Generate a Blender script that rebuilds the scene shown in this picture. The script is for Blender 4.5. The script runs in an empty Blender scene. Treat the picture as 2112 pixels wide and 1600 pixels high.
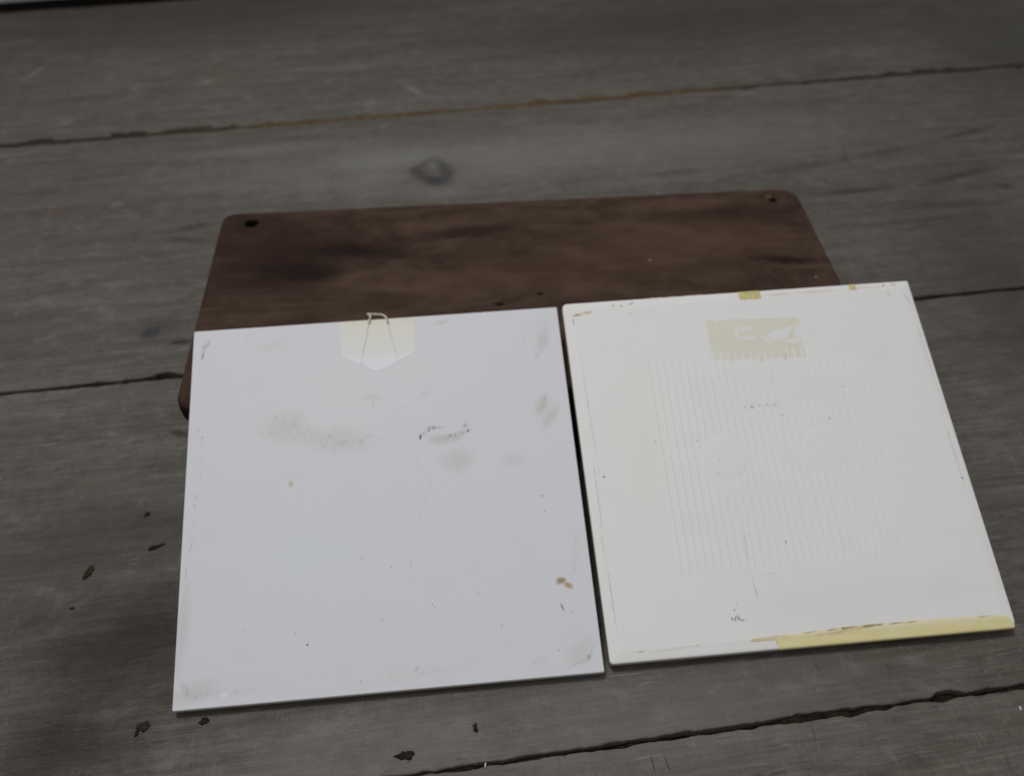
import bpy, bmesh, math, random
from mathutils import Vector, Matrix, noise as mnoise

random.seed(7)
S = 0.01                                   # everything below is thought in centimetres
scene = bpy.context.scene
COL = scene.collection

# ------------------------------------------------------------------ camera
F_PX, PITCH, ROLL, CAM_H = 2034.572, 0.76378, -0.01358, 31.642
cp, sp = math.cos(PITCH), math.sin(PITCH)
FW = Vector((0, cp, -sp))
_r = Vector((1, 0, 0)); _u = _r.cross(FW)
cr, sr = math.cos(ROLL), math.sin(ROLL)
RT = _r * cr + _u * sr
UP = _r * -sr + _u * cr
cam_d = bpy.data.cameras.new("camera")
cam = bpy.data.objects.new("camera", cam_d); COL.objects.link(cam)
m = Matrix((RT, UP, -FW)).transposed().to_4x4()
m.translation = Vector((0, 0, CAM_H)) * S
cam.matrix_world = m
cam_d.sensor_fit = 'HORIZONTAL'; cam_d.sensor_width = 36
cam_d.lens = F_PX / 2112 * 36
cam_d.clip_start = 0.01; cam_d.clip_end = 100
cam_d.dof.use_dof = True
cam_d.dof.focus_distance = 0.315
cam_d.dof.aperture_fstop = 12.5
scene.camera = cam

# ------------------------------------------------------------------ light
world = bpy.data.worlds.new("World"); scene.world = world
world.use_nodes = True
bg = world.node_tree.nodes["Background"]
bg.inputs[0].default_value = (0.96, 0.975, 1.0, 1)
bg.inputs[1].default_value = 0.333


def area(name, loc, target, sx, sy, power, color, spread=180):
    d = bpy.data.lights.new(name, 'AREA'); d.shape = 'RECTANGLE'
    d.size = sx; d.size_y = sy; d.energy = power; d.color = color
    d.spread = math.radians(spread)
    o = bpy.data.objects.new(name, d); COL.objects.link(o)
    o.location = loc
    o.rotation_euler = (Vector(target) - Vector(loc)).to_track_quat('-Z', 'Y').to_euler()
    return o


area("window_light", (-0.65, 0.85, 2.65), (-0.02, 0.34, 0), 0.85, 0.85, 1.15, (1.0, 0.98, 0.945), 24)
scene.view_settings.view_transform = 'Standard'
scene.view_settings.look = 'None'
scene.view_settings.exposure = 0
scene.view_settings.gamma = 1

# ------------------------------------------------------------------ geometry helpers
YAW = 0.13472                              # direction of the floor boards


def ray(px):
    return FW + RT * ((px[0] - 1056) / F_PX) - UP * ((px[1] - 800) / F_PX)


def on_floor(px, z=0.0):
    """photo pixel -> floor-frame cm (x along the boards, y across)"""
    d = ray(px); t = (z - CAM_H) / d.z
    p = Vector((0, 0, CAM_H)) + d * t
    c, s = math.cos(YAW), math.sin(YAW)
    return Vector((p.x * c + p.y * s, -p.x * s + p.y * c, z))


class Frame:
    """A flat frame lying in the scene: origin at a corner, u, v, n axes (cm)."""

    def __init__(s, x, y, z, yaw, tilt):
        s.o = Vector((x, y, z))
        s.e = Vector((math.cos(yaw), math.sin(yaw), 0))
        s.v = Vector((-math.sin(yaw) * math.cos(tilt), math.cos(yaw) * math.cos(tilt), math.sin(tilt)))
        s.n = s.e.cross(s.v)

    def uv(s, px):
        d = ray(px); c = Vector((0, 0, CAM_H))
        t = (s.o - c).dot(s.n) / d.dot(s.n)
        p = c + d * t - s.o
        return Vector((p.dot(s.e), p.dot(s.v), 0))

    def matrix(s):
        mm = Matrix((s.e, s.v, s.n)).transposed().to_4x4()
        mm.translation = s.o * S
        return mm


FL = Frame(-11.8138, 16.8712, 0.36, 0.08532, 0.34531); LW, LH = 15.0, 15.029
FR = Frame(3.3400, 18.3963, 0.45, 0.08624, 0.35280); RW, RH = 14.948, 14.8455
BW, BD_ = 29.254, 13.931
_bt = Vector((-14.4639, 42.120, 3.80))
_by = 0.05776
FB = Frame(_bt.x + math.sin(_by) * BD_, _bt.y - math.cos(_by) * BD_, 3.80, _by, 0.0)


def mesh_obj(name, verts, faces, mat, parent=None, smooth=False, scale=S):
    me = bpy.data.meshes.new(name)
    me.from_pydata([tuple(Vector(v) * scale) for v in verts], [], faces)
    me.update()
    if mat: me.materials.append(mat)
    if smooth:
        me.polygons.foreach_set('use_smooth', [True] * len(me.polygons))
    o = bpy.data.objects.new(name, me); COL.objects.link(o)
    if parent: o.parent = parent
    return o


def thing(name, label, cat, matrix=None, group=None):
    o = bpy.data.objects.new(name, None); COL.objects.link(o)
    o.empty_display_size = 0.02
    if matrix is not None: o.matrix_world = matrix
    o['label'] = label; o['category'] = cat
    if group: o['group'] = group
    return o


def fbm(x, y, sc, seed, octv=4):
    return mnoise.fractal(Vector((x * sc, y * sc, seed * 13.7)), 1.0, 2.0, octv)


# ------------------------------------------------------------------ node helpers
class NT:
    def __init__(s, name):
        s.mat = bpy.data.materials.new(name); s.mat.use_nodes = True
        s.t = s.mat.node_tree; s.t.nodes.clear()
        s.out = s.n('ShaderNodeOutputMaterial')
        s.b = s.n('ShaderNodeBsdfPrincipled')
        s.l(s.b.outputs[0], s.out.inputs[0])
        tc = s.n('ShaderNodeTexCoord')
        s.P = s.vm('SCALE', tc.outputs['Object'], scale=100.0)      # centimetres
        s.under = None

    def n(s, k):
        return s.t.nodes.new(k)

    def l(s, a, b):
        s.t.links.new(a, b)

    def put(s, sock, v):
        if hasattr(v, 'is_linked') or isinstance(v, bpy.types.NodeSocket):
            s.l(v, sock)
        elif v is not None:
            if hasattr(sock.default_value, '__len__') and not hasattr(v, '__len__'):
                v = (v,) * len(sock.default_value)
            if hasattr(v, '__len__') and len(sock.default_value) == 4 and len(v) == 3:
                v = tuple(v) + (1,)
            sock.default_value = v

    def vm(s, op, a, b=None, scale=None):
        n = s.n('ShaderNodeVectorMath'); n.operation = op
        s.put(n.inputs[0], a)
        if b is not None: s.put(n.inputs[1], b)
        if scale is not None: s.put(n.inputs['Scale'], scale)
        return n.outputs['Value'] if op in ('LENGTH', 'DOT_PRODUCT') else n.outputs[0]

    def m(s, op, a, b=None, c=None, clamp=False):
        n = s.n('ShaderNodeMath'); n.operation = op; n.use_clamp = clamp
        s.put(n.inputs[0], a)
        if b is not None: s.put(n.inputs[1], b)
        if c is not None: s.put(n.inputs[2], c)
        return n.outputs[0]

    def map(s, v, a, b, c=0.0, d=1.0, smooth=True):
        n = s.n('ShaderNodeMapRange')
        n.interpolation_type = 'SMOOTHSTEP' if smooth else 'LINEAR'
        s.put(n.inputs['Value'], v)
        n.inputs['From Min'].default_value = a; n.inputs['From Max'].default_value = b
        n.inputs['To Min'].default_value = c; n.inputs['To Max'].default_value = d
        return n.outputs[0]

    def noise(s, vec, scale=1.0, detail=4, rough=0.55, dist=0.0, w=None, lac=2.0):
        n = s.n('ShaderNodeTexNoise')
        if w is not None:
            n.noise_dimensions = '4D'; s.put(n.inputs['W'], w)
        s.put(n.inputs['Vector'], vec)
        n.inputs['Scale'].default_value = scale; n.inputs['Detail'].default_value = detail
        n.inputs['Roughness'].default_value = rough; n.inputs['Distortion'].default_value = dist
        n.inputs['Lacunarity'].default_value = lac
        return n.outputs['Fac']

    def xyz(s, sx, sy, sz=1.0, vec=None):
        return s.vm('MULTIPLY', vec or s.P, (sx, sy, sz))

    def mix(s, f, a, b, mode='MIX'):
        n = s.n('ShaderNodeMix'); n.data_type = 'RGBA'; n.blend_type = mode
        s.put(n.inputs[0], f); s.put(n.inputs[6], a); s.put(n.inputs[7], b)
        s.under = n.outputs[2]
        return n.outputs[2]

    def ramp(s, f, stops):
        n = s.n('ShaderNodeValToRGB')
        e = n.color_ramp.elements
        while len(e) < len(stops): e.new(0.5)
        for i, (p, c) in enumerate(stops):
            e[i].position = p; e[i].color = tuple(c) + (1,)
        s.put(n.inputs[0], f)
        return n.outputs[0]

    def local(s, c, ang, sx, sy):
        n = s.n('ShaderNodeMapping'); n.vector_type = 'TEXTURE'
        s.put(n.inputs['Vector'], s.here())
        n.inputs['Location'].default_value = (c[0], c[1], 0)
        n.inputs['Rotation'].default_value = (0, 0, ang)
        n.inputs['Scale'].default_value = (sx, sy, 1000)
        return n.outputs[0]

    def here(s):
        # marks are laid one after another: each waits for the colour below it (keeps the shader's stack small)
        if s.under is None: return s.P
        n = s.n('ShaderNodeVectorMath'); n.operation = 'MULTIPLY_ADD'
        s.put(n.inputs[0], s.under); n.inputs[1].default_value = (1e-9,) * 3; s.put(n.inputs[2], s.P)
        return n.outputs[0]

    def blob(s, c, ang, sx, sy, soft=0.6, wob=None, amp=0.0, ring=None):
        """soft elliptic spot, its outline broken by a noise"""
        d = s.vm('LENGTH', s.local(c, ang, sx, sy))
        if wob is not None and amp:
            d = s.m('ADD', d, s.m('MULTIPLY', s.m('SUBTRACT', wob, 0.5), amp))
        if ring is not None:
            d = s.m('ABSOLUTE', s.m('SUBTRACT', d, 1.0))
            return s.map(d, ring, ring * (1 - soft), 0, 1)
        return s.map(d, 1.0, max(0.0, 1.0 - soft), 0, 1)

    def box(s, c, ang, sx, sy, soft=0.1, wob=None, amp=0.0):
        a = s.vm('ABSOLUTE', s.local(c, ang, sx, sy))
        sep = s.n('ShaderNodeSeparateXYZ'); s.l(a, sep.inputs[0])
        d = s.m('MAXIMUM', sep.outputs[0], sep.outputs[1])
        if wob is not None and amp:
            d = s.m('ADD', d, s.m('MULTIPLY', s.m('SUBTRACT', wob, 0.5), amp))
        return s.map(d, 1.0 + soft, 1.0 - soft, 0, 1)

    def bump(s, h, strength, dist, normal=None):
        n = s.n('ShaderNodeBump')
        n.inputs['Strength'].default_value = strength
        n.inputs['Distance'].default_value = dist
        s.put(n.inputs['Height'], h)
        if normal is not None: s.l(normal, n.inputs['Normal'])
        return n.outputs[0]

    def done(s, color, rough, normal=None, spec=0.5):
        s.put(s.b.inputs['Base Color'], color)
        s.put(s.b.inputs['Roughness'], rough)
        s.b.inputs['Specular IOR Level'].default_value = spec
        if normal is not None: s.l(normal, s.b.inputs['Normal'])
        return s.mat


# ------------------------------------------------------------------ materials
def mat_planks():
    t = NT("weathered_plank_wood")
    oi = t.n('ShaderNodeObjectInfo')
    w = t.m('MULTIPLY', oi.outputs['Random'], 37.0)
    big = t.noise(t.xyz(.045, .11), 1, 3, .5, 0.6, w)
    fig = t.noise(t.xyz(.06, .62), 1, 4, .6, 1.6, w)          # broad figure, bent round knots
    grain = t.noise(t.xyz(.22, 5.2), 1, 5, .62, 0.35, w)
    fine = t.noise(t.xyz(.7, 23.), 1, 3, .65, 0.2, w)
    fibre = t.noise(t.xyz(2.2, 34.), 1, 2, .6, 0, w)
    saw = t.noise(t.xyz(13., 1.6), 1, 3, .6, 0.2, w)          # marks across the board
    blot = t.noise(t.xyz(.5, .9), 1, 4, .6, .3, w)
    grit = t.noise(t.P, 9., 3, .6)
    wob = t.noise(t.P, 1.6, 3, .6)
    wob2 = t.noise(t.P, .35, 3, .6)
    c = t.ramp(t.m('ADD', t.m('MULTIPLY', grain, .5), t.m('MULTIPLY', fig, .5)),
               [(.30, (.040, .034, .028)), (.45, (.078, .069, .059)), (.57, (.112, .102, .090)), (.72, (.165, .156, .143))])
    c = t.mix(t.map(big, .36, .64, 0, .45), c, (.062, .052, .042))
    c = t.mix(t.map(blot, .55, .72, 0, .45), c, (.165, .158, .150))
    c = t.mix(t.map(blot, .46, .28, 0, .50), c, (.050, .041, .033))
    # growth lines: thin contours of the figure running along the board
    gl = t.m('FRACT', t.m('MULTIPLY', fig, 9.0))
    c = t.mix(t.m('MULTIPLY', t.map(gl, .14, .0, 0, .55), t.map(big, .35, .6, 1, .3)), c, (.036, .031, .027))
    # wear: the fibres stand out only where the surface is scoured
    scour = t.map(t.noise(t.xyz(.10, .30), 1, 3, .55, .5, w), .38, .62, .25, 1)
    iso = t.noise(t.P, 1.3, 5, .68, .4)
    c = t.mix(t.map(iso, .54, .70, 0, .42), c, (.150, .142, .132))
    c = t.mix(t.map(iso, .47, .30, 0, .50), c, (.046, .039, .033))
    c = t.mix(t.m('MULTIPLY', t.map(fine, .57, .72, 0, .60), scour), c, (.200, .193, .182))       # pale raised fibres
    c = t.mix(t.m('MULTIPLY', t.map(fine, .43, .30, 0, .70), scour), c, (.026, .022, .019))       # dark pores
    dash = t.noise(t.xyz(.9, 13.), 1, 1, .5, 0, t.m('ADD', w, 5.))
    c = t.mix(t.m('MULTIPLY', t.map(dash, .66, .74, 0, .55), scour), c, (.22, .215, .205))
    c = t.mix(t.m('MULTIPLY', t.map(dash, .33, .26, 0, .70), scour), c, (.018, .016, .014))
    c = t.mix(t.m('MULTIPLY', t.map(fibre, .62, .78, 0, .60), scour), c, (.23, .225, .22))
    c = t.mix(t.map(saw, .42, .26, 0, .62), c, (.036, .032, .028))
    c = t.mix(t.map(saw, .59, .74, 0, .42), c, (.19, .185, .175))
    c = t.mix(t.map(grit, .66, .78, 0, .50), c, (.21, .20, .19))
    c = t.mix(t.map(grit, .36, .24, 0, .65), c, (.022, .019, .017))
    chip = t.noise(t.xyz(1.1, 2.6), 1, 3, .6, .3, t.m('ADD', w, 9.))
    c = t.mix(t.map(chip, .72, .77, 0, .75), c, (.020, .018, .016))

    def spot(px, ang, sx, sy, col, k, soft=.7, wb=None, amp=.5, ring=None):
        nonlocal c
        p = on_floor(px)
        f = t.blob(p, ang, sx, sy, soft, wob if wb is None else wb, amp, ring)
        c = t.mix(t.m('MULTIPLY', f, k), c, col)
    dark, blue, pale, red = (.022, .020, .019), (.022, .022, .030), (.19, .185, .175), (.045, .030, .023)
    # knots, stains and marks; some broad patches paint glare and light falloff
    spot((980, 330), 0, 24., 5.5, (.20, .192, .18), .42, .95, wb=wob2, amp=.7)  # floor glare painted as a paler middle band
    spot((1500, 290), 0, 16., 4.5, (.15, .142, .132), .45, .95, wb=wob2, amp=.7)
    spot((1300, 1490), 0, 15., 4.2, (.185, .186, .188), .34, .95, wb=wob2, amp=.8)
    spot((700, 1545), 0, 6., 2.2, (.17, .17, .17), .34, .95, wb=wob2, amp=.8)
    spot((893, 352), 0, 2.9, 2.2, (.045, .040, .036), .55, .95)
    spot((893, 354), .2, .95, 1.1, dark, .62, .95, wb=blot, amp=1.8, ring=.60)
    spot((897, 373), 0, .75, .85, blue, .85, .95)
    spot((893, 342), .2, .5, .6, (.13, .125, .12), .7, .9)
    spot((311, 686), .6, .62, .60, blue, 1., .6, amp=.9)
    spot((330, 672), .1, 1.7, 1.5, (.040, .036, .031), .60, .95)
    spot((432, 166), .3, 1.2, .7, pale, .55, .9, amp=1.2)
    spot((452, 158), 0, 1.2, 2.2, (.085, .075, .05), .6, .9)
    spot((72, 150), 1.1, 2.0, .28, pale, .6, .9)
    spot((852, 185), -1.0, 1.5, .5, pale, .55, .9)
    spot((763, 215), 1.3, 1.6, .5, pale, .4, .9)
    spot((2075, 384), -.2, 1.0, .5, dark, .75, .9)
    spot((540, 310), 0, 8., 1.2, (.15, .15, .15), .5, .95)
    spot((800, 330), 0, 7., 1.6, (.16, .165, .17), .55, .95)
    spot((270, 1330), .25, 6.5, 4.6, (.010, .0075, .006), .84, .95, wb=wob2, amp=.7)  # broad darker patch at lower left
    spot((2110, 600), 0, 7., 18., (.042, .036, .030), .70, .95, wb=wob2)  # light falloff towards the right edge, painted into the wood
    spot((200, 1120), .1, 7., 2.6, (.034, .029, .024), .65, .95, wb=wob2, amp=.8)  # darker band left of the smooth tile
    spot((120, 1540), .1, 5.5, 2.6, (.012, .0095, .008), .80, .95, wb=wob2, amp=.9)  # darker patch in the near left corner
    spot((1500, 40), 0, 34., 8., (.040, .034, .027), .80, .95, wb=wob2)  # far floor darkened in the colour where the light fades
    spot((450, 40), 0, 26., 8., (.050, .043, .032), .75, .95, wb=wob2)  # painted light falloff, far left part
    spot((2120, 120), 0, 11., 17., (.042, .037, .031), .85, .95, wb=wob2)  # painted light falloff in the far right corner
    spot((114, 438), 0, .35, .55, (.10, .055, .03), .6, .9)
    spot((135, 253), 0, .9, .5, pale, .5, .9)
    spot((372, 706), 0, .62, .20, dark, .95, .5, amp=.5)
    spot((370, 893), -.5, .62, .28, dark, .8, .6, amp=.8)  # small dark mark below the board's corner
    spot((208, 725), 0, .3, .18, dark, .6, .8)
    spot((730, 285), 0, .5, .3, dark, .4, .9)
    spot((120, 967), .3, .22, .14, dark, .6, .8)
    # long darker growth lines on the right boards
    for a, b, k in (((1660, 402), (1880, 385), .5), ((1880, 385), (2060, 345), .6), ((1770, 325), (1900, 300), .35),
                    ((1900, 300), (2080, 252), .45), ((1560, 358), (1740, 333), .3), ((330, 482), (470, 455), .5),
                    ((330, 490), (450, 502), .4), ((1830, 430), (2100, 412), .3), ((1700, 470), (2080, 440), .3),
                    ((1290, 365), (1480, 350), .25), ((100, 380), (330, 345), .25)):
        A, B = on_floor(a), on_floor(b); mid = (A + B) / 2; dd = B - A
        f = t.blob(mid, math.atan2(dd.y, dd.x), dd.length * .6, .50, .95, wob, .5)
        c = t.mix(t.m('MULTIPLY', f, min(.95, k * 1.7)), c, (.030, .026, .022))
    # vertical cracks in the boards
    for a, b in (((1986, 590), (1992, 612)), ((1672, 1488), (1684, 1532)), ((1735, 295), (1750, 345)), ((2018, 1345), (2025, 1370)),
                 ((1675, 1362), (1692, 1380)), ((1340, 1545), (1352, 1600)), ((1365, 1545), (1385, 1600))):
        A, B = on_floor(a), on_floor(b); mid = (A + B) / 2; dd = B - A
        f = t.blob(mid, math.atan2(dd.y, dd.x), dd.length * .55, .035 + .0012 * mid.y, .8, wob, 1.0)
        c = t.mix(t.m('MULTIPLY', f, .55), c, dark)
    h = t.m('ADD', t.m('MULTIPLY', grain, .5), t.m('MULTIPLY', fine, .35))
    h = t.m('ADD', h, t.m('MULTIPLY', fibre, .12))
    h = t.m('ADD', h, t.m('MULTIPLY', saw, .10))
    nb = t.bump(h, .75, .0011)
    rough = t.map(blot, .3, .7, .50, .36, False)
    rough = t.m('ADD', rough, t.m('MULTIPLY', fine, .14))
    c = t.mix(1.0, c, (1.16, 1.135, 1.10), 'MULTIPLY')
    return t.done(c, rough, nb, .27)


def mat_dirt():
    t = NT("packed_gap_dirt")
    a = t.noise(t.xyz(.25, 1.), 1, 4, .65)
    b = t.noise(t.P, 5., 4, .7)
    c = t.ramp(b, [(.3, (.010, .008, .006)), (.55, (.028, .021, .013)), (.75, (.050, .038, .022))])
    far = on_floor((1010, 225))
    c = t.mix(t.m('MULTIPLY', t.blob(far, 0, 90., 4., .3), .85), c, t.ramp(b, [(.30, (.022, .018, .014)), (.62, (.070, .060, .048))]))
    # ochre sawdust only in the far joint
    f = t.blob(far, 0, 22., 3., .6, a, 1.4)
    c = t.mix(t.m('MULTIPLY', f, t.map(a, .34, .55, .35, 1)), c, t.ramp(b, [(.32, (.085, .055, .025)), (.66, (.22, .150, .072))]))
    return t.done(c, .95, t.bump(b, 1.0, .002), .1)


def mat_walnut():
    t = NT("dark_walnut_varnish")
    P = t.P
    figure = t.noise(t.xyz(.16, .42), 1, 5, .62, 1.5)
    mottle = t.noise(t.xyz(.55, .8), 1, 5, .65, .5)
    grain = t.noise(t.xyz(.6, 9.), 1, 4, .6, .4)
    speck = t.noise(P, 9., 5, .75)
    ticks = t.noise(t.xyz(5, 9), 1, 2, .6)
    c = t.ramp(t.m('ADD', t.m('MULTIPLY', figure, .6), t.m('MULTIPLY', mottle, .4)),
               [(.32, (.0300, .0190, .0160)), (.46, (.0550, .0355, .0270)), (.58, (.0800, .0520, .0390)), (.72, (.102, .067, .050))])
    c = t.mix(t.map(grain, .40, .26, 0, .45), c, (.012, .008, .006))
    c = t.mix(t.map(speck, .53, .72, 0, .62), c, (.105, .064, .044))
    c = t.mix(t.map(speck, .40, .26, 0, .55), c, (.012, .008, .007))
    c = t.mix(t.map(ticks, .68, .80, 0, .5), c, (.13, .085, .058))
    wob = t.noise(P, 2.2, 3, .6); wob2 = t.noise(P, .5, 3, .6)

    def spot(px, ang, sx, sy, col, k, soft=.9, wb=None, amp=.8):
        nonlocal c
        c = t.mix(t.m('MULTIPLY', t.blob(FB.uv(px), ang, sx, sy, soft, wb or wob, amp), k), c, col)
    dk = (.017, .0115, .0105)
    spot((560, 520), .1, 6., 4.6, (.026, .0150, .0140), .75, wb=wob2)
    spot((620, 560), .1, 3.4, 1.6, dk, .60, wb=wob2)
    spot((730, 520), -.1, 4.5, 1.2, dk, .8, wb=wob2)
    spot((950, 480), .1, 5., .8, dk, .65, wb=wob2)
    spot((640, 560), 0, 3., 1.0, dk, .5, wb=wob2)
    spot((1620, 535), -.2, 2.2, .5, (.014, .008, .010), .75)
    spot((1500, 440), 0, 7., 1.0, (.022, .013, .010), .5, wb=wob2)
    spot((1400, 500), 0, 8., 2.2, (.100, .060, .042), .50, wb=wob2)
    spot((1150, 560), 0, 9., 1.8, (.090, .055, .039), .45, wb=wob2)
    spot((1030, 628), 0, .35, .2, (.006, .004, .004), .9)
    spot((1115, 606), 0, .25, .15, (.006, .004, .005), .9)
    for px, k in (((1341, 536), .45), ((943, 418), .3), ((1683, 571), .5)):
        spot(px, .6, .12, .08, (.33, .30, .33), k, .7)
    h = t.m('ADD', t.m('MULTIPLY', grain, .5), t.m('MULTIPLY', speck, .5))
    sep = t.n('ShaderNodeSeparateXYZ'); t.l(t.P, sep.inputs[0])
    c = t.mix(t.map(sep.outputs[2], -.08, -.28, 0, .85), c, (.016, .012, .010))      # shade on the board's sides, painted as a darker edge colour
    rough = t.map(mottle, .35, .65, .44, .60, False)
    return t.done(c, rough, t.bump(h, .35, .0006), .0)


def tile_base(t, white, warm):
    P = t.P
    mott = t.noise(P, .22, 3, .5)
    mott2 = t.noise(P, .9, 3, .5)
    c = t.mix(t.map(mott, .35, .65, 0, .5), white, warm)
    c = t.mix(t.map(mott2, .50, .75, 0, .25), c, tuple(x * .93 for x in white))
    return c


def mat_left():
    t = NT("white_paint_smudged")
    tick = t.noise(t.xyz(11., 3.0), 1, 2, .6)
    tick2 = t.noise(t.xyz(7., 2.4), 1, 2, .5)
    fine = t.noise(t.P, 16., 3, .6)
    brush = t.noise(t.xyz(6., .35), 1, 3, .6)
    wob = t.noise(t.P, 2.4, 4, .65); wob2 = t.noise(t.P, .7, 3, .6)
    c = tile_base(t, (.690, .704, .745), (.712, .702, .734))
    c = t.mix(t.map(brush, .55, .75, 0, .16), c, (.64, .65, .69))
    grainy = t.map(tick, .50, .70, .15, 1)
    hard = t.map(tick, .52, .64, 0, 1)
    # faintly pinker old paint near the top, cooler below
    c = t.mix(t.m('MULTIPLY', t.blob(FL.uv((770, 780)), .1, 9., 4.2, .95, wob2, .8), .6), c, (.735, .712, .745))
    c = t.mix(t.m('MULTIPLY', t.blob(FL.uv((620, 1180)), .4, 5., 3.2, .95, wob2, .8), .5), c, (.675, .705, .765))

    def spot(px, ang, sx, sy, col, k, soft=.9, wb=None, amp=.8, g=None, frame=FL):
        nonlocal c
        f = t.blob(frame.uv(px), ang, sx, sy, soft, wb or wob, amp)
        if g is not None: f = t.m('MULTIPLY', f, g)
        c = t.mix(t.m('MULTIPLY', f, k), c, col)
    blk, gry, brn, grn = (.055, .053, .058), (.25, .25, .26), (.36, .31, .29), (.43, .425, .37)
    # wide rubbed smear, its grain standing out as ticks
    spot((590, 880), .02, 1.35, 1.0, (.58, .53, .51), .42, wb=wob2)
    spot((590, 880), .02, 1.35, 1.0, (.40, .34, .32), .34, g=hard, wb=wob2)
    spot((690, 905), -.15, 2.2, .75, (.58, .54, .53), .40, wb=wob2)
    spot((690, 905), -.15, 2.2, .75, (.40, .35, .34), .30, g=hard, wb=wob2)
    spot((760, 905), 0, 1.4, .35, (.38, .34, .34), .3, g=hard)
    # pencil-like squiggle
    spot((879, 890), .9, .38, .14, blk, .75, .8, g=grainy)
    spot((867, 901), 1.4, .16, .06, blk, .95, .6)
    spot((893, 882), .05, .42, .13, blk, 1.0, .8, g=grainy)
    spot((905, 881), .0, .32, .10, blk, .9, .8, g=grainy)
    spot((943, 895), .22, .78, .13, blk, .9, .8, g=grainy)
    spot((960, 876), 1.1, .36, .15, blk, .50, .8, g=grainy)
    spot((965, 888), 1.4, .10, .05, blk, .9, .7)
    spot((915, 905), 0, 1.0, .35, grn, .45)
    # pale greenish rubs
    spot((945, 945), .1, .95, .75, (.56, .56, .53), .50, wb=wob2)
    spot((945, 950), .1, .9, .6, (.36, .35, .33), .25, g=hard)
    spot((1060, 948), 0, .75, .42, (.58, .55, .54), .45, wb=wob2)
    spot((1118, 835), 1.2, .75, .36, (.53, .50, .45), .60)
    spot((1118, 835), 1.2, .8, .4, (.32, .29, .24), .40, g=hard)
    spot((1135, 860), 1.0, .9, .35, (.5, .49, .46), .5)
    spot((910, 665), .2, .5, .16, (.54, .51, .48), .55)
    spot((1080, 690), 1.5, .85, .22, (.40, .40, .41), .4, g=hard)
    spot((1112, 672), 1.2, .45, .28, (.28, .28, .28), .5, g=hard)
    spot((1120, 700), 1.3, .9, .4, (.5, .5, .48), .5)
    spot((1105, 740), 1.4, .8, .35, (.4, .4, .38), .35, g=hard)
    spot((880, 808), .6, .6, .3, (.5, .47, .45), .4, g=grainy)
    spot((770, 820), 0, .6, .3, (.60, .57, .55), .5)
    spot((600, 998), 1.3, .16, .13, (.56, .50, .37), .85, .6, amp=.4)
    spot((560, 715), .2, .9, .35, (.66, .63, .61), .5)
    spot((1118, 1022), 0, .09, .06, (.35, .36, .27), .9)
    # tan blot
    spot((1157, 1196), .2, .27, .20, (.36, .245, .115), .95, .7, amp=1.0)
    spot((1172, 1206), -.5, .25, .15, (.40, .28, .14), .85, .8, amp=1.1)
    spot((1160, 1252), 1.9, .20, .05, (.12, .12, .15), .85, .7)
    spot((1162, 1245), 1.6, .3, .16, (.4, .4, .42), .3, g=grainy)
    # corner rubs
    spot((424, 714), 1.1, .42, .13, (.11, .095, .09), 1., .8, g=grainy)
    spot((418, 735), 1.3, .30, .05, (.13, .115, .11), .8, .8)
    spot((428, 712), .7, .22, .12, (.15, .13, .13), .6, g=grainy)
    spot((382, 1420), 2.1, .46, .12, (.11, .08, .065), 1., .8, g=grainy)
    spot((398, 1436), 2.6, .42, .09, (.16, .13, .11), .7, .8, g=grainy)
    spot((400, 1425), .3, 1.3, .5, (.56, .54, .52), .5, wb=wob2)
    spot((460, 1428), 0, 2., .25, (.42, .40, .36), .45, g=grainy)
    spot((375, 1300), 1.5, 2.4, .4, (.55, .54, .55), .5, wb=wob2)
    spot((395, 1110), 1.5, 4.5, .14, (.36, .35, .36), .5, g=hard)
    spot((1215, 1352), .9, .55, .12, (.11, .095, .085), .8, .8, g=grainy)
    spot((1195, 1365), .3, .55, .12, (.14, .12, .11), .7, .8, g=grainy)
    spot((1200, 1340), .7, 1.1, .5, (.60, .58, .56), .5, wb=wob2)
    spot((1110, 1362), .1, .5, .2, (.3, .3, .3), .4, g=grainy)
    spot((860, 1388), .1, 3.4, .3, (.5, .48, .42), .4, g=grainy)
    spot((1185, 1150), 1.35, 1.6, .2, (.45, .43, .38), .4, g=grainy)
    for px in ((634, 1329), (1035, 1290), (1152, 1341), (858, 1381), (897, 1253), (847, 1160), (808, 1170), (862, 1377), (745, 1405),
               (610, 1306), (1124, 1054), (412, 888), (417, 902), (415, 918), (746, 1150), (788, 1278), (1181, 1262), (892, 1246)):
        spot(px, 1.45, .080, .028, (.14, .14, .16), .6, .8)
    spot((634, 1329), 0, .05, .05, (.05, .05, .06), .95, .6)
    # sparse dark ticks everywhere
    c = t.mix(t.map(tick2, .70, .80, 0, .40), c, (.30, .30, .33))
    c = t.mix(t.map(fine, .70, .80, 0, .18), c, (.45, .45, .48))
    # bluish shine-free patches of newer paint
    spot((500, 700), 1.5, .5, .12, (.74, .75, .90), .8)
    spot((462, 1433), 0, .20, .17, (.78, .78, .95), .9)
    # faint outlines left by an older paper tab
    lines = [((690, 930), (697, 1095)), ((838, 912), (888, 1000)), ((888, 1000), (860, 1090)), ((782, 945), (806, 990)),
             ((752, 985), (756, 1090)), ((726, 1020), (727, 1090)), ((700, 1040), (702, 1090))]
    for i, (a, b) in enumerate(lines):
        A, B = FL.uv(a), FL.uv(b); dd = B - A
        f = t.box((A + B) / 2, math.atan2(dd.y, dd.x), dd.length / 2, .028, .6)
        c = t.mix(t.m('MULTIPLY', f, .22 if i in (1, 2) else .10), c, (.52, .53, .56))
    # tan clay edge
    sep = t.n('ShaderNodeSeparateXYZ'); t.l(t.P, sep.inputs[0])
    c = t.mix(t.map(sep.outputs[2], -.03, -.10, 0, .85), c, (.42, .33, .22))
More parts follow.
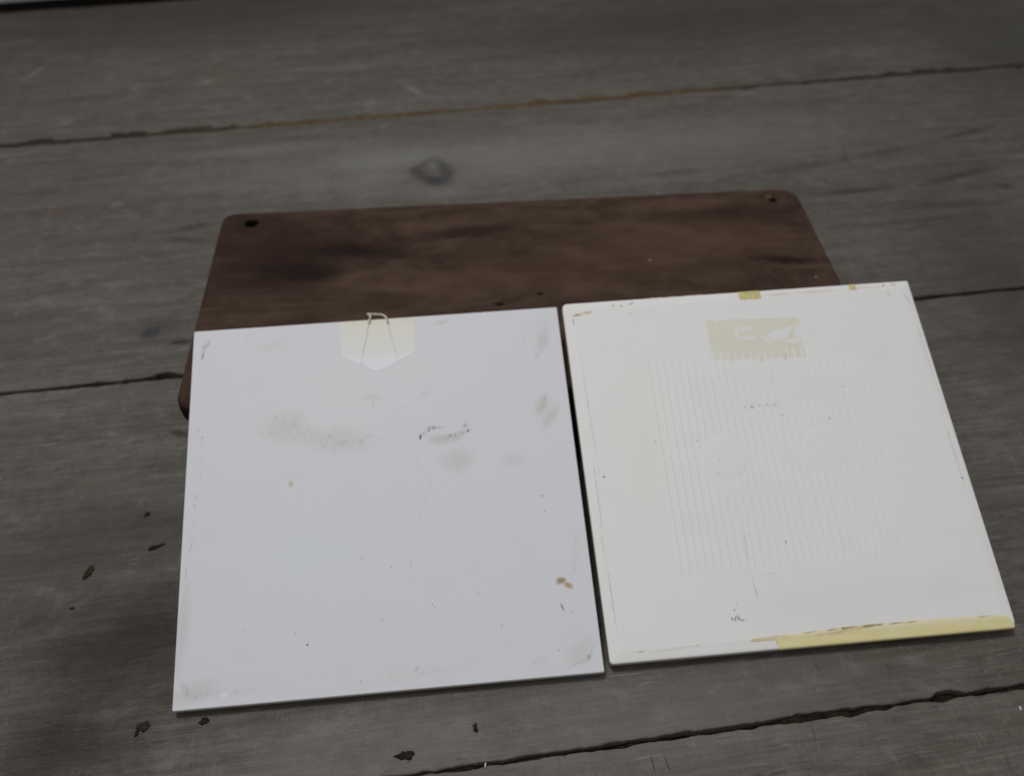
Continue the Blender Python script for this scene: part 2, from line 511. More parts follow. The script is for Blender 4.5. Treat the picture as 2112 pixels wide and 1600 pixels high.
    h = t.m('ADD', t.m('MULTIPLY', brush, .5), t.m('MULTIPLY', fine, .4))
    return t.done(c, .62, t.bump(h, .25, .0004), .3)


def mat_right(glue=True):
    t = NT("white_plaster_stained")
    tick = t.noise(t.xyz(10., 4.0), 1, 2, .6)
    fine = t.noise(t.P, 14., 3, .6)
    wob = t.noise(t.P, 2.4, 4, .65); wob2 = t.noise(t.P, .7, 3, .6)
    c = tile_base(t, (.806, .802, .796), (.798, .798, .806))
    grainy = t.map(tick, .46, .66, .15, 1)
    hard = t.map(tick, .54, .64, 0, 1)

    def spot(px, ang, sx, sy, col, k, soft=.9, wb=None, amp=.8, g=None):
        nonlocal c
        f = t.blob(FR.uv(px), ang, sx, sy, soft, wb or wob, amp)
        if g is not None: f = t.m('MULTIPLY', f, g)
        c = t.mix(t.m('MULTIPLY', f, k), c, col)
    # broad tints of the old paint
    spot((1330, 900), 1.4, 4.5, 1.6, (.80, .785, .735), .55, wb=wob2)
    spot((1560, 800), 0, 5., 2., (.79, .765, .765), .5, wb=wob2)
    spot((1550, 1060), 0, 3.5, 2.5, (.755, .765, .80), .55, wb=wob2)
    spot((1700, 1240), 0, 5., 1.4, (.77, .745, .74), .5, wb=wob2)
    spot((1950, 1210), 0, 1.6, 1.0, (.74, .755, .80), .6, wb=wob)
    # ---- old glue patch
    A, B, C_ = FR.uv((1458, 660)), FR.uv((1650, 655)), FR.uv((1466, 742))
    D = FR.uv((1657, 738))
    cen = (A + B + C_ + D) / 4
    bx = ((B - A).length + (D - C_).length) / 4; by = ((A - C_).length + (B - D).length) / 4
    ang = math.atan2((B - A).y, (B - A).x)
    g = t.box(cen, ang, bx, by, .03, wob, .12)
    for px, a, sx, sy in (((1538, 677), .05, .46, .12), ((1518, 688), 1.5, .30, .10), ((1542, 697), .05, .52, .11),
                          ((1605, 690), .25, .66, .30), ((1578, 700), -.9, .40, .09), ((1625, 678), .5, .34, .15),
                          ((1646, 686), 1.5, .50, .20), ((1636, 702), .0, .42, .14), ((1475, 676), 0, .10, .07),
                          ((1480, 660), .1, .28, .10), ((1466, 725), 1.5, .3, .05)):
        g = t.m('MULTIPLY', g, t.m('SUBTRACT', 1.0, t.m('MULTIPLY', t.blob(FR.uv(px), a, sx, sy, .55, wob, .9), .88)))
    c = t.mix(t.m('MULTIPLY', g, t.map(wob2, .3, .7, .70, .95, False)), c, (.725, .710, .580))
    spot((1572, 742), 1.3, .12, .10, (.66, .55, .40), .7)
    spot((1511, 742), 1.4, .10, .05, (.60, .50, .34), .7)
    spot((1622, 735), 1.2, .25, .10, (.52, .46, .30), .5)
    # ---- stains near the upper rim
    spot((1190, 650), .12, .24, .075, (.46, .29, .13), .95, .8)
    spot((1212, 645), .10, .34, .10, (.60, .46, .30), .85, .8)
    spot((1183, 664), 1.45, .22, .025, (.12, .11, .12), .85, .6)
    spot((1265, 630), 1.2, .07, .05, (.20, .19, .11), .9, .7)
    spot((1281, 631), .2, .11, .06, (.44, .36, .18), .9, .7)
    spot((1302, 626), .4, .16, .06, (.40, .36, .17), .85, .7)
    spot((1300, 647), -.7, .16, .05, (.5, .52, .46), .6, .8)
    for a, b, k in (((1500, 614), (1560, 610), .5), ((1575, 610), (1640, 604), .9), ((1625, 605), (1740, 597), .85), ((1735, 597), (1820, 590), .55)):
        A, B = FR.uv(a), FR.uv(b); dd = B - A
        f = t.blob((A + B) / 2, math.atan2(dd.y, dd.x), dd.length * .6, .13, .8, wob, .6)
        c = t.mix(t.m('MULTIPLY', f, k), c, (.74, .62, .59))
    spot((1822, 588), 0, .10, .08, (.45, .28, .20), .85, .7)
    spot((1842, 586), .3, .22, .12, (.62, .46, .40), .6)
    spot((1832, 606), .4, .13, .16, (.62, .52, .45), .6)
    spot((1531, 615), 0, .07, .05, (.16, .09, .05), .95, .6)
    spot((1560, 612), 0, .07, .05, (.16, .09, .05), .95, .6)
    spot((1875, 620), 1.9, .6, .06, (.50, .49, .48), .5, .8)
    # ---- small dark marks
    for px, a, sx, sy, k in (((1246, 983), .3, .07, .05, .95), ((1352, 910), 1.4, .06, .02, .7), ((1621, 1117), 1.5, .09, .028, .95),
                             ((1614, 856), 1.4, .09, .025, .75), ((1711, 862), 1.5, .08, .035, .75), ((1547, 950), 1.4, .16, .028, .75),
                             ((1484, 950), 1.4, .10, .02, .5), ((1481, 975), 1.4, .14, .02, .45), ((1520, 1243), 1.5, .05, .02, .8),
                             ((1515, 1258), 1.5, .07, .04, .75), ((1985, 985), -.3, .10, .05, .6), ((1440, 1235), 1.5, .05, .02, .5),
                             ((1523, 838), 1.5, .08, .03, .55), ((1440, 908), .2, .12, .06, .4), ((1735, 795), -.5, .3, .03, .3),
                             ((1590, 1298), 1.5, .06, .02, .6), ((1439, 1331), 1.4, .08, .02, .7), ((1690, 1270), 1.5, .06, .015, .5)):
        spot(px, a, sx, sy, (.10, .10, .115), k, .7, amp=.4)
    # faint stamp across the ribs
    for px, sx, k in (((1552, 839), .10, .75), ((1537, 840), .10, .35), ((1568, 836), .13, .40), ((1584, 835), .14, .45), ((1600, 834), .13, .42)):
        spot(px, 0, sx, .10, (.36, .36, .42), k, .6, amp=.6)
    # dark fleck cluster low on the tile
    for px, a, sx, sy in (((1512, 1277), 1.2, .09, .03), ((1517, 1276), 1.4, .14, .035), ((1521, 1272), 1.4, .13, .03), ((1525, 1275), 1.3, .10, .04),
                          ((1531, 1278), .1, .10, .035), ((1509, 1275), 1.3, .09, .03), ((1539, 1277), 1.3, .06, .02)):
        spot(px, a, sx, sy, (.10, .09, .125), .85, .8, amp=.6)
    # rubbed seams inside the left and right rims
    for a, b, k in (((1192, 705), (1240, 1000), .30), ((1222, 940), (1246, 1120), .45), ((1250, 1150), (1274, 1315), .45), ((1236, 1080), (1250, 1165), .3),
                    ((1872, 612), (1960, 880), .25), ((1945, 860), (1990, 1000), .40), ((2020, 1080), (2080, 1255), .25),
                    ((1548, 1180), (1565, 1240), .45), ((1528, 1060), (1548, 1180), .35), ((1470, 1190), (1680, 1175), .10)):
        A, B = FR.uv(a), FR.uv(b); dd = B - A
        f = t.blob((A + B) / 2, math.atan2(dd.y, dd.x), dd.length * .55, .035, .8, wob, 1.6)
        c = t.mix(t.m('MULTIPLY', f, k), c, (.30, .29, .28))
    spot((1322, 1343), .1, .22, .05, (.55, .38, .30), .7, .8)
    spot((1390, 1338), .08, 1.6, .04, (.66, .58, .54), .6, .8)
    c = t.mix(t.map(fine, .68, .80, 0, .2), c, (.55, .54, .52))
    # tan clay towards the underside
    sep = t.n('ShaderNodeSeparateXYZ'); t.l(t.P, sep.inputs[0])
    c = t.mix(t.map(sep.outputs[2], -.045, -.11, 0, .75), c, (.50, .42, .30))
    return t.done(c, .66, t.bump(fine, .25, .0004), .3)


def mat_plain(name, col, rough, var=.12, scale=3., bumpd=.0004, spec=.3):
    t = NT(name)
    a = t.noise(t.P, scale, 4, .6)
    c = t.mix(t.map(a, .3, .7, 0, 1), tuple(x * (1 - var) for x in col), tuple(min(1, x * (1 + var)) for x in col))
    return t.done(c, rough, t.bump(a, .4, bumpd), spec)


def mat_glaze():
    t = NT("yellow_glaze_run")
    a = t.noise(t.xyz(.8, 4.), 1, 4, .6); wob = t.noise(t.P, 3., 4, .65)
    c = t.mix(t.map(a, .35, .65), (.770, .680, .325), (.810, .730, .415))
    sep = t.n('ShaderNodeSeparateXYZ'); t.l(t.P, sep.inputs[0])
    # thinner, chalkier film where it creeps over the face
    c = t.mix(t.m('MULTIPLY', t.map(sep.outputs[1], .26, .42, 0, .85), t.map(wob, .35, .6, .4, 1)), c, (.790, .725, .520))

    def spot(px, ang, sx, sy, col, k, soft=.8, amp=1.0):
        nonlocal c
        c = t.mix(t.m('MULTIPLY', t.blob(FR.uv(px), ang, sx, sy, soft, wob, amp), k), c, col)
    for px, sx, sy, k in (((1672, 1303), .30, .05, .55), ((1715, 1298), .34, .07, .75), ((1752, 1293), .42, .08, .80), ((1795, 1289), .48, .11, .95),
                          ((1788, 1290), .20, .09, 1.), ((1740, 1295), .13, .09, .9), ((1815, 1287), .16, .09, .9), ((1850, 1284), .45, .06, .65),
                          ((1880, 1282), .3, .05, .45), ((2030, 1270), .45, .05, .45), ((1600, 1312), .6, .05, .35)):
        spot(px, .09, sx, sy, (.20, .145, .045), k, .9, 1.4)
    spot((1770, 1294), .09, 2.2, .13, (.55, .43, .20), .5, .95, .8)
    spot((1565, 1316), .09, .7, .10, (.60, .50, .30), .6, .9)
    spot((1725, 1305), .09, .4, .08, (.55, .37, .22), .5)
    spot((1620, 1312), .09, .25, .05, (.56, .40, .24), .4)
    spot((1692, 1308), .09, .18, .06, (.58, .40, .26), .4)
    # amber line along the underside
    c = t.mix(t.map(sep.outputs[2], -.08, -.20, 0, .85), c, (.45, .34, .08))
    return t.done(c, .34, t.bump(a, .2, .0004), .5)


M_PLANK = mat_planks()
M_DIRT = mat_dirt()
M_WALNUT = mat_walnut()
M_LEFT = mat_left()
M_RIGHT = mat_right()
M_GLAZE = mat_glaze()
M_PATCH = mat_plain("yellow_glaze_crust", (.60, .52, .24), .5, .25, 6.)
M_TAB = None
M_STRING = mat_plain("cotton_string", (.56, .53, .45), .85, .2, 14.)
M_CORE = mat_plain("dark_hole_wood", (.012, .009, .007), .9, .3, 4.)
M_CHIP = mat_plain("torn_wood_splinter", (.15, .10, .06), .8, .2, 8.)
M_SKIRT = mat_plain("pale_green_white_paint", (.62, .66, .64), .5, .06, .4)
M_CRUMB = mat_plain("dark_crumb", (.026, .022, .018), .95, .4, 6., .0004, .05)
M_HUSK = mat_plain("brown_husk", (.036, .031, .022), .9, .4, 6., .0004, .05)
M_FLECK = mat_plain("white_paint_fleck", (.7, .7, .68), .6, .05, 5.)


def mat_tab():
    t = NT("cream_paper_tab")
    sep = t.n('ShaderNodeSeparateXYZ'); t.l(t.P, sep.inputs[0])
    n1 = t.noise(t.P, .9, 3, .6)
    d = t.m('ADD', sep.outputs[1], t.m('MULTIPLY', t.m('SUBTRACT', n1, .5), 1.2))
    c = t.ramp(t.map(d, LH - 2.1, LH + .1, 0, 1, False), [(.0, (.78, .80, .83)), (.35, (.755, .760, .735)), (.75, (.76, .745, .680)), (1.0, (.745, .695, .59))])
    f = t.noise(t.P, 12., 3, .6)
    return t.done(c, .6, t.bump(f, .2, .0003), .3)


M_TAB = mat_tab()

# ------------------------------------------------------------------ floor of old planks
floor = bpy.data.objects.new("floor", None); COL.objects.link(floor)
floor['kind'] = 'structure'
floor.rotation_euler = (0, 0, YAW)


def edge_wobble(x, k, side):
    a = .07 * fbm(x, k * 5. + side, .14, 1, 3) + .065 * fbm(x, k * 3. + side, 1.1, 2, 5)
    chip = fbm(x, k * 7. + side * 2, .55, 3, 2)
    a += .5 * max(0.0, chip - .34) + .05 * max(0, fbm(x, k * 3. + side, 3.1, 4, 2))                 # splintered bites
    return a


JOINTS = [(-28.0, .20), (-6.2, .20), (15.06, .17), (36.05, .17), (59.42, .46), (80.9, 0.3)]


def joint_y(x, k):
    y = JOINTS[k][0]
    return y + .10 * fbm(x, k * 9., .03, 5, 2)


xs = [-150 + i * 5 for i in range(20)] + [-50 + i * .14 for i in range(int(100 / .14))] + [50 + i * 5 for i in range(21)]


def build_plank(k):
    lo_g, hi_g = JOINTS[k][1] / 2, JOINTS[k + 1][1] / 2
    ins = [0, .012, .03, .10, .4, 1.6]
    verts, faces = [], []
    rowdef = [('lo', d) for d in ins] + [('mid', f) for f in (.25, .5, .75)] + [('hi', d) for d in reversed(ins)]
    n = len(rowdef) + 2
    dz = (.0, .02, -.02, .015, -.03)[k % 5]
    for x in xs:
        lo = joint_y(x, k) + lo_g + edge_wobble(x, k, .3)
        hi = joint_y(x, k + 1) - hi_g - edge_wobble(x, k + 1, .7)
        verts.append((x, lo, -2.0))
        for kind, d in rowdef:
            if kind == 'lo': y = lo + d
            elif kind == 'hi': y = hi - d
            else: y = lo + 1.6 + (hi - lo - 3.2) * d
            e = d if kind != 'mid' else 9
            z = dz - .06 * math.exp(-e / .018) + .018 * fbm(x, y, .35, 8 + k, 3)
            verts.append((x, y, z))
        verts.append((x, hi, -2.0))
    for i in range(len(xs) - 1):
        for j in range(n - 1):
            a = i * n + j
            faces.append((a, a + n, a + n + 1, a + 1))
    o = mesh_obj("plank", verts, faces, M_PLANK, floor, smooth=True)
    return o


for k in range(len(JOINTS) - 1):
    build_plank(k)

for k in range(1, len(JOINTS) - 1):
    verts, faces = [], []
    xx = [-60 + i * .25 for i in range(480)]
    rows = (-.55, -.3, -.15, 0, .15, .3, .55)
    deep = -.26 if k != 4 else -.045
    for x in xx:
        yj = joint_y(x, k)
        for r in rows:
            verts.append((x, yj + r, deep + (.20 if k != 4 else .09) * fbm(x, yj + r, .5, 20 + k, 4) + (.10 if k != 4 else .04) * fbm(x, yj + r, 2.2, 30 + k, 2)))
    for i in range(len(xx) - 1):
        for j in range(len(rows) - 1):
            a = i * len(rows) + j
            faces.append((a, a + len(rows), a + len(rows) + 1, a + 1))
    mesh_obj("gap_dirt", verts, faces, M_DIRT, floor, smooth=True)


# ------------------------------------------------------------------ white strip at the far left edge
def threshold():
    t = thing("skirting_board", "white painted skirting board at the far left edge of the plank floor", "skirting board")
    p = Vector((-39.4, 76.25, 0)); q = Vector((-27.5, 77.6, 0))
    d = (q - p).normalized()
    t.location = p * S
    t.rotation_euler = (0, 0, YAW + .02)
    for name, y0, y1, z0, z1 in (("board", .15, 2.6, .5, 3.6), ("riser", .9, 2.2, -2.0, .44)):
        bm = bmesh.new(); bmesh.ops.create_cube(bm, size=1)
        for v in bm.verts:
            v.co = Vector((v.co.x * 240, y0 + (v.co.y + .5) * (y1 - y0), z0 + (v.co.z + .5) * (z1 - z0))) * S
        bmesh.ops.bevel(bm, geom=list(bm.edges), offset=.2 * S, segments=3, affect='EDGES')
        me = bpy.data.meshes.new(name); bm.to_mesh(me); bm.free()
        me.materials.append(M_SKIRT if name == "board" else M_CORE)
        o = bpy.data.objects.new(name, me); COL.objects.link(o); o.parent = t


threshold()


# ------------------------------------------------------------------ rounded plates
def rr_loop(w, h, r, inset, z, seg=6):
    """rounded rectangle loop; r may be four radii: BL, BR, TR, TL"""
    if not hasattr(r, '__len__'): r = (r,) * 4
    out = []
    for (cx, cy, a0, rr) in ((0, 0, math.pi, r[0]), (w, 0, 1.5 * math.pi, r[1]), (w, h, 0, r[2]), (0, h, .5 * math.pi, r[3])):
        sx = 1 if cx == 0 else -1; sy = 1 if cy == 0 else -1
        rr2 = max(rr - inset, .01)
        ox = cx + sx * (inset + rr2); oy = cy + sy * (inset + rr2)
        for i in range(seg + 1):
            a = a0 + .5 * math.pi * i / seg
            out.append((ox + rr2 * math.cos(a), oy + rr2 * math.sin(a), z))
    return out


def plate(name, w, h, r, profile, mat, parent, holes=(), hole_depth=1.0, wave=0.0):
    """profile: list of (inset, z) from the underside up to the top face"""
    bm = bmesh.new()
    loops = []
    for ins, z in profile:
        lp = rr_loop(w, h, r, ins, z)
        loops.append([bm.verts.new(Vector(p) * S) for p in lp])
    n = len(loops[0])
    for a, b in zip(loops, loops[1:]):
        for i in range(n):
            j = (i + 1) % n
            f = bm.faces.new((a[i], a[j], b[j], b[i])); f.smooth = True
    bm.faces.new(list(reversed(loops[0])))
    if not holes:
        bm.faces.new(loops[-1])
    else:
        bm.edges.ensure_lookup_table()
        edges = []
        top = loops[-1]
        for i in range(n):
            edges.append(bm.edges.get((top[i], top[(i + 1) % n])))
        zt = profile[-1][1]
        for hx, hy, hr in holes:
            ring = [bm.verts.new(Vector((hx + hr * (1 + .06 * math.sin(3 * a)) * math.cos(a), hy + hr * (1 + .05 * math.cos(2 * a)) * math.sin(a), zt)) * S)
                    for a in [2 * math.pi * i / 24 for i in range(24)]]
            low = [bm.verts.new(v.co - Vector((0, 0, hole_depth * S))) for v in ring]
            for i in range(24):
                j = (i + 1) % 24
                edges.append(bm.edges.new((ring[i], ring[j])))
                bm.faces.new((ring[j], ring[i], low[i], low[j]))
            bm.faces.new(list(reversed(low)))
        res = bmesh.ops.triangle_fill(bm, use_beauty=True, use_dissolve=False, edges=edges, normal=Vector((0, 0, 1)))
    bmesh.ops.recalc_face_normals(bm, faces=bm.faces)
    me = bpy.data.meshes.new(name); bm.to_mesh(me); bm.free()
    me.materials.append(mat)
    o = bpy.data.objects.new(name, me); COL.objects.link(o)
    o.parent = parent
    return o


# ------------------------------------------------------------------ dark wooden board
board = thing("wooden_board", "dark brown wooden board with rounded corners and two drilled holes lying behind the white tiles", "wooden board", FB.matrix())
h1 = FB.uv((519, 461)); h2 = FB.uv((1593, 412))
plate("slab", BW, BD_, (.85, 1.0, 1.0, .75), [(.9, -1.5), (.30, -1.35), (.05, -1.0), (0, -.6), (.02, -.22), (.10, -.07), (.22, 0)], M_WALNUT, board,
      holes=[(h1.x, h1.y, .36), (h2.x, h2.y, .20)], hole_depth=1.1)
for hp, hr in ((h1, .36), (h2, .20)):
    vs = []; fs = []
    for ring_r, z in ((hr * .97, -.10), (hr * .93, -1.05)):
        for i in range(20):
            a = 2 * math.pi * i / 20
            vs.append((hp.x + ring_r * .93 * math.cos(a), hp.y + ring_r * .93 * math.sin(a), z))
    for i in range(20):
        j = (i + 1) % 20; fs.append((i, j, 20 + j, 20 + i))
    fs.append(tuple(range(20, 40)))
    mesh_obj("hole_lining", vs, fs, M_CORE, board, smooth=True)
# splinter lifted beside the right hole
sp_ = FB.uv((1585, 406))
mesh_obj("splinter", [(sp_.x - .16, sp_.y - .10, .0), (sp_.x + .12, sp_.y - .14, .0), (sp_.x + .16, sp_.y + .08, .0), (sp_.x - .08, sp_.y + .14, .0),
                      (sp_.x - .05, sp_.y - .03, .10), (sp_.x + .07, sp_.y, .13)],
         [(0, 1, 5, 4), (1, 2, 5), (2, 3, 4, 5), (3, 0, 4)], M_CHIP, board)
for yy in (2.6, BD_ - 4.4):                       # cleats that hold the slab off the floor
    bm = bmesh.new(); bmesh.ops.create_cube(bm, size=1)
    for v in bm.verts:
        v.co = Vector((BW / 2 + v.co.x * (BW - 7), yy + 1 + v.co.y * 1.8, -1.5 - 1.145 + v.co.z * 2.28)) * S
    bmesh.ops.bevel(bm, geom=list(bm.edges), offset=.12 * S, segments=2, affect='EDGES')
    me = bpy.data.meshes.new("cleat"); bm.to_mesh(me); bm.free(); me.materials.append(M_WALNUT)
    o = bpy.data.objects.new("cleat", me); COL.objects.link(o); o.parent = board

# ------------------------------------------------------------------ left tile
tl = thing("tile", "smooth white tile back with a cream paper hanger tab and string loop", "tile", FL.matrix())
plate("body", LW, LH, .06, [(.03, -.36), (0, -.33), (0, -.05), (.012, -.02), (.035, 0)], M_LEFT, tl)


def tube(name, pts, r, mat, parent, seg=7):
    verts, faces = [], []
    for i, p in enumerate(pts):
        p = Vector(p)
        d = (Vector(pts[min(i + 1, len(pts) - 1)]) - Vector(pts[max(i - 1, 0)])).normalized()
        a = d.cross(Vector((0, 0, 1)))
        if a.length < .05: a = d.cross(Vector((0, 1, 0)))
        a.normalize(); b = d.cross(a)
        rr = r[i] if hasattr(r, '__len__') else r
        for k in range(seg):
            an = 2 * math.pi * k / seg + i * .5
            q = p + (a * math.cos(an) + b * math.sin(an)) * rr
            verts.append(q)
    for i in range(len(pts) - 1):
        for k in range(seg):
            j = (k + 1) % seg
            faces.append((i * seg + k, i * seg + j, (i + 1) * seg + j, (i + 1) * seg + k))
    faces.append(tuple(range(seg))); faces.append(tuple(reversed(range((len(pts) - 1) * seg, len(pts) * seg))))
    return mesh_obj(name, verts, faces, mat, parent, smooth=True)


def smooth_path(pts, n=6):
    out = []
    P = [Vector(p) for p in pts]
    for i in range(len(P) - 1):
        p0 = P[max(i - 1, 0)]; p1 = P[i]; p2 = P[i + 1]; p3 = P[min(i + 2, len(P) - 1)]
        for k in range(n):
            t = k / n
            out.append(.5 * ((2 * p1) + (p2 - p0) * t + (2 * p0 - 5 * p1 + 4 * p2 - p3) * t * t + (3 * p1 - p0 - 3 * p2 + p3) * t ** 3))
    out.append(P[-1])
    return out


# paper tab: pentagon with slightly rounded lower corners, its film humped over the string
tab_px = [(702, 663), (854, 655), (855.5, 690), (857, 722), (853, 728), (818, 747), (786, 764), (780, 766), (773, 764), (745, 752), (711, 739), (704.5, 732), (702.5, 700)]
tab = [FL.uv(p) for p in tab_px]
tab[0].y = tab[1].y = LH - .035
bm = bmesh.new()
lo = [bm.verts.new(Vector((p.x, p.y, .002)) * S) for p in tab]
hi = [bm.verts.new(Vector((p.x, p.y, .007)) * S) for p in tab]
for i in range(len(tab)):
    j = (i + 1) % len(tab)
    bm.faces.new((lo[i], lo[j], hi[j], hi[i]))
bm.faces.new(hi); bm.faces.new(list(reversed(lo)))
bmesh.ops.recalc_face_normals(bm, faces=bm.faces)
me = bpy.data.meshes.new("paper_tab"); bm.to_mesh(me); bm.free(); me.materials.append(M_TAB)
o = bpy.data.objects.new("paper_tab", me); COL.objects.link(o); o.parent = tl


def lp(px, z):
    p = FL.uv(px); return (p.x, p.y, z)


# covered runs of the string show as low ridges in the tab
tube("covered_string", smooth_path([lp((744.5, 751), -.010), lp((749, 722), -.004), lp((755, 695), -.004), lp((759.5, 668), .004), lp((761, 660), .02)]), .042, M_TAB, tl)
tube("covered_string", smooth_path([lp((821, 746), -.010), lp((813.5, 720), -.002), lp((807, 695), -.004), lp((800.5, 668), .004), lp((799, 661), .02)]), .042, M_TAB, tl)
loop = smooth_path([lp((760.5, 668), .03), lp((763, 660), .05), lp((764, 653), .06), lp((758.5, 648), .02), lp((766, 647.5), -.02), lp((778, 647.5), -.04),
                    lp((789, 649), -.02), lp((796, 655), .03), lp((799, 661), .05), lp((800.5, 668), .03)], 6)
loop = [Vector(p) for p in loop]
tube("string_loop", loop, [.047 + .006 * math.sin(i * 1.9) for i in range(len(loop))], M_STRING, tl)

# ------------------------------------------------------------------ right tile
tr = thing("tile", "white ribbed tile back with yellow glaze run along its lower edge", "tile", FR.matrix())
R_PROF = [(.05, -.45), (.0, -.40), (.0, -.10), (.008, -.066), (.030, -.044), (.08, -.032), (.24, -.020), (.34, -.011), (.40, 0)]
plate("body", RW, RH, (.14, .30, .08, .22), R_PROF, M_RIGHT, tr)

# thirty pressed ribs sharing one mesh
rib_v, rib_f = [], []
ns = 12
prof = [(-.040, 0), (-.030, .018), (-.014, .030), (.008, .031), (.027, .020), (.040, 0)]
for i in range(ns + 1):
    y = i / ns
    k = min(1, min(i, ns - i) / 1.0) * .999 + .001
    for x, z in prof:
        rib_v.append((x * S, y, z * k * S - .00002))
npf = len(prof)
for i in range(ns):
    for j in range(npf - 1):
        a = i * npf + j
        rib_f.append((a, a + 1, a + npf + 1, a + npf))
rib_me = bpy.data.meshes.new("rib"); rib_me.from_pydata(rib_v, [], rib_f); rib_me.update(); rib_me.materials.append(M_RIGHT)
rib_me.polygons.foreach_set('use_smooth', [True] * len(rib_me.polygons))
rnd = random.Random(3)


def mat_rib():
    t = NT("white_plaster_rib")
    a = t.noise(t.P, 3., 3, .6)
    c = t.mix(t.map(a, .3, .7), (.800, .80, .798), (.825, .82, .812))
    return t.done(c, .66, None, .3)


rib_me.materials.clear(); rib_me.materials.append(mat_rib())
NR = 30
BOSSES = (((1494, 941), .93), ((1703, 922), .93))
tl0, tl1 = FR.uv((1335, 738)), FR.uv((1772, 716))
bl0, bl1 = FR.uv((1407, 1186)), FR.uv((1893, 1150))
for i in range(NR):
    f = i / (NR - 1)
    T = tl0.lerp(tl1, f); B = bl0.lerp(bl1, f)
    T.y += rnd.uniform(-.05, .05); B.y += rnd.uniform(-.08, .08)
    px_ = 1335 + 437 * f
    T.y = FR.uv((px_, 738 - 14 * min(1, (px_ - 1335) / 145) - 12 * max(0, min(1, (px_ - 1480) / 175)) - 5 * max(0, (px_ - 1655) / 117))).y + rnd.uniform(-.03, .03)
    d = T - B
    cuts = [0.0, 1.0]
    for bp, br in BOSSES:
        cc = FR.uv(bp); dn = d.normalized(); q = cc - B
        al = q.dot(dn); off = abs(q.x * dn.y - q.y * dn.x)
        if off < br:
            hw = math.sqrt(br * br - off * off)
            cuts += [(al - hw) / d.length, (al + hw) / d.length]
    cuts.sort()
    hgt = (1.35 - .45 * f) * rnd.uniform(.9, 1.1); wid = rnd.uniform(.85, 1.1)
    for a, b in zip(cuts[0::2], cuts[1::2]):
        o = bpy.data.objects.new("rib", rib_me); COL.objects.link(o); o.parent = tr
        o.location = (B + d * a) * S
        o.rotation_euler = (0, 0, math.atan2(d.y, d.x) - math.pi / 2)
        o.scale = (wid, d.length * (b - a) * S, hgt)


def boss(px, r, ring=False):
    c = FR.uv(px)
    verts, faces = [], []
    prof = [(1.0, -.002), (.96, .005), (.90, .008), (.6, .009), (.46, .009), (.42, .006 if ring else .009), (.38, .009), (0.05, .009)]
    N = 48
    for k, (q, z) in enumerate(prof):
        for i in range(N):
            a = 2 * math.pi * i / N
            ww = 1 + (.012 * math.sin(3 * a + px[0]) + .008 * math.sin(7 * a)) * q
            verts.append((c.x + r * q * ww * math.cos(a), c.y + r * q * ww * math.sin(a), z))
    for k in range(len(prof) - 1):
        for i in range(N):
            j = (i + 1) % N
            faces.append((k * N + i, k * N + j, (k + 1) * N + j, (k + 1) * N + i))
    faces.append(tuple((len(prof) - 1) * N + i for i in range(N)))
    mesh_obj("boss", verts, faces, M_RIGHT, tr, smooth=True)


boss((1494, 941), .93)
boss((1703, 922), .93, True)


# films of glaze that follow the bevel of the tile edge
def edge_curve():
    pts = [(ins, z) for ins, z in R_PROF[1:]] + [(.55, 0), (.8, 0), (1.1, 0)]
    return pts


def edge_film(name, top, side, u0, u1, vtop, vlow, mat, n=60, thick=.018, jag=.0, seed=1):
    """side 0: lower edge, 1: upper edge. vtop(u): reach over the face in cm; vlow(u): reach down as z"""
    cur = edge_curve()

    def at(s):
        s = max(0, min(len(cur) - 1.001, s)); i = int(s); f = s - i
        a, b = cur[i], cur[i + 1]
        return a[0] + (b[0] - a[0]) * f, a[1] + (b[1] - a[1]) * f

    def s_of_ins(v):
        for i in range(len(cur) - 1):
            if cur[i][0] <= v <= cur[i + 1][0] and cur[i + 1][0] > cur[i][0]:
                return i + (v - cur[i][0]) / (cur[i + 1][0] - cur[i][0])
        return len(cur) - 1.001

    def s_of_z(z):
        for i in range(len(cur) - 1):
            if cur[i][1] <= z <= cur[i + 1][1] and cur[i + 1][1] > cur[i][1]:
                return i + (z - cur[i][1]) / (cur[i + 1][1] - cur[i][1])
        return 0
    m_ = 16
    verts, faces = [], []
    for i in range(n + 1):
        u = u0 + (u1 - u0) * i / n
        s1 = s_of_ins(max(.001, vtop(u) + jag * fbm(u, seed, 4., seed, 3)))
        s0 = s_of_z(vlow(u)) if vlow(u) < -.03 else s_of_ins(.02)
        if callable(vlow) and vlow(u) >= 0: s0 = s_of_ins(vlow(u))
        for k in range(m_ + 1):
            s = s0 + (s1 - s0) * k / m_
            ins, z = at(s)
            i2, z2 = at(min(s + .05, len(cur) - 1.01)); i0, z0 = at(max(s - .05, 0))
            t_ = Vector((i2 - i0, z2 - z0)); t_.normalize()
            nx, nz = -t_.y, t_.x
            edge = min(k, m_ - k, i, n - i)
            th = -.004 if edge == 0 else thick * (1 if edge > 1 else .8)
            ins += nx * th; z += nz * th
            verts.append((u, ins if side == 0 else RH - ins, z))
    for i in range(n):
        for k in range(m_):
            a = i * (m_ + 1) + k
            q = (a, a + m_ + 1, a + m_ + 2, a + 1)
            faces.append(q if side == 0 else tuple(reversed(q)))
    return mesh_obj(name, verts, faces, mat, tr, smooth=True)


ctl = [FR.uv(p) for p in ((1546, 1317), (1600, 1310), (1662, 1302), (1735, 1292), (1790, 1286), (1877, 1279), (1950, 1273), (2016, 1268.5), (2060, 1266), (2080, 1272), (2091, 1281), (2097, 1290))]


def interp(u):
    if u <= ctl[0].x: return ctl[0].y
    for a, b in zip(ctl, ctl[1:]):
        if a.x <= u <= b.x: return a.y + (b.y - a.y) * (u - a.x) / max(1e-6, b.x - a.x)
    return ctl[-1].y


u_white = FR.uv((1606, 1322)).x


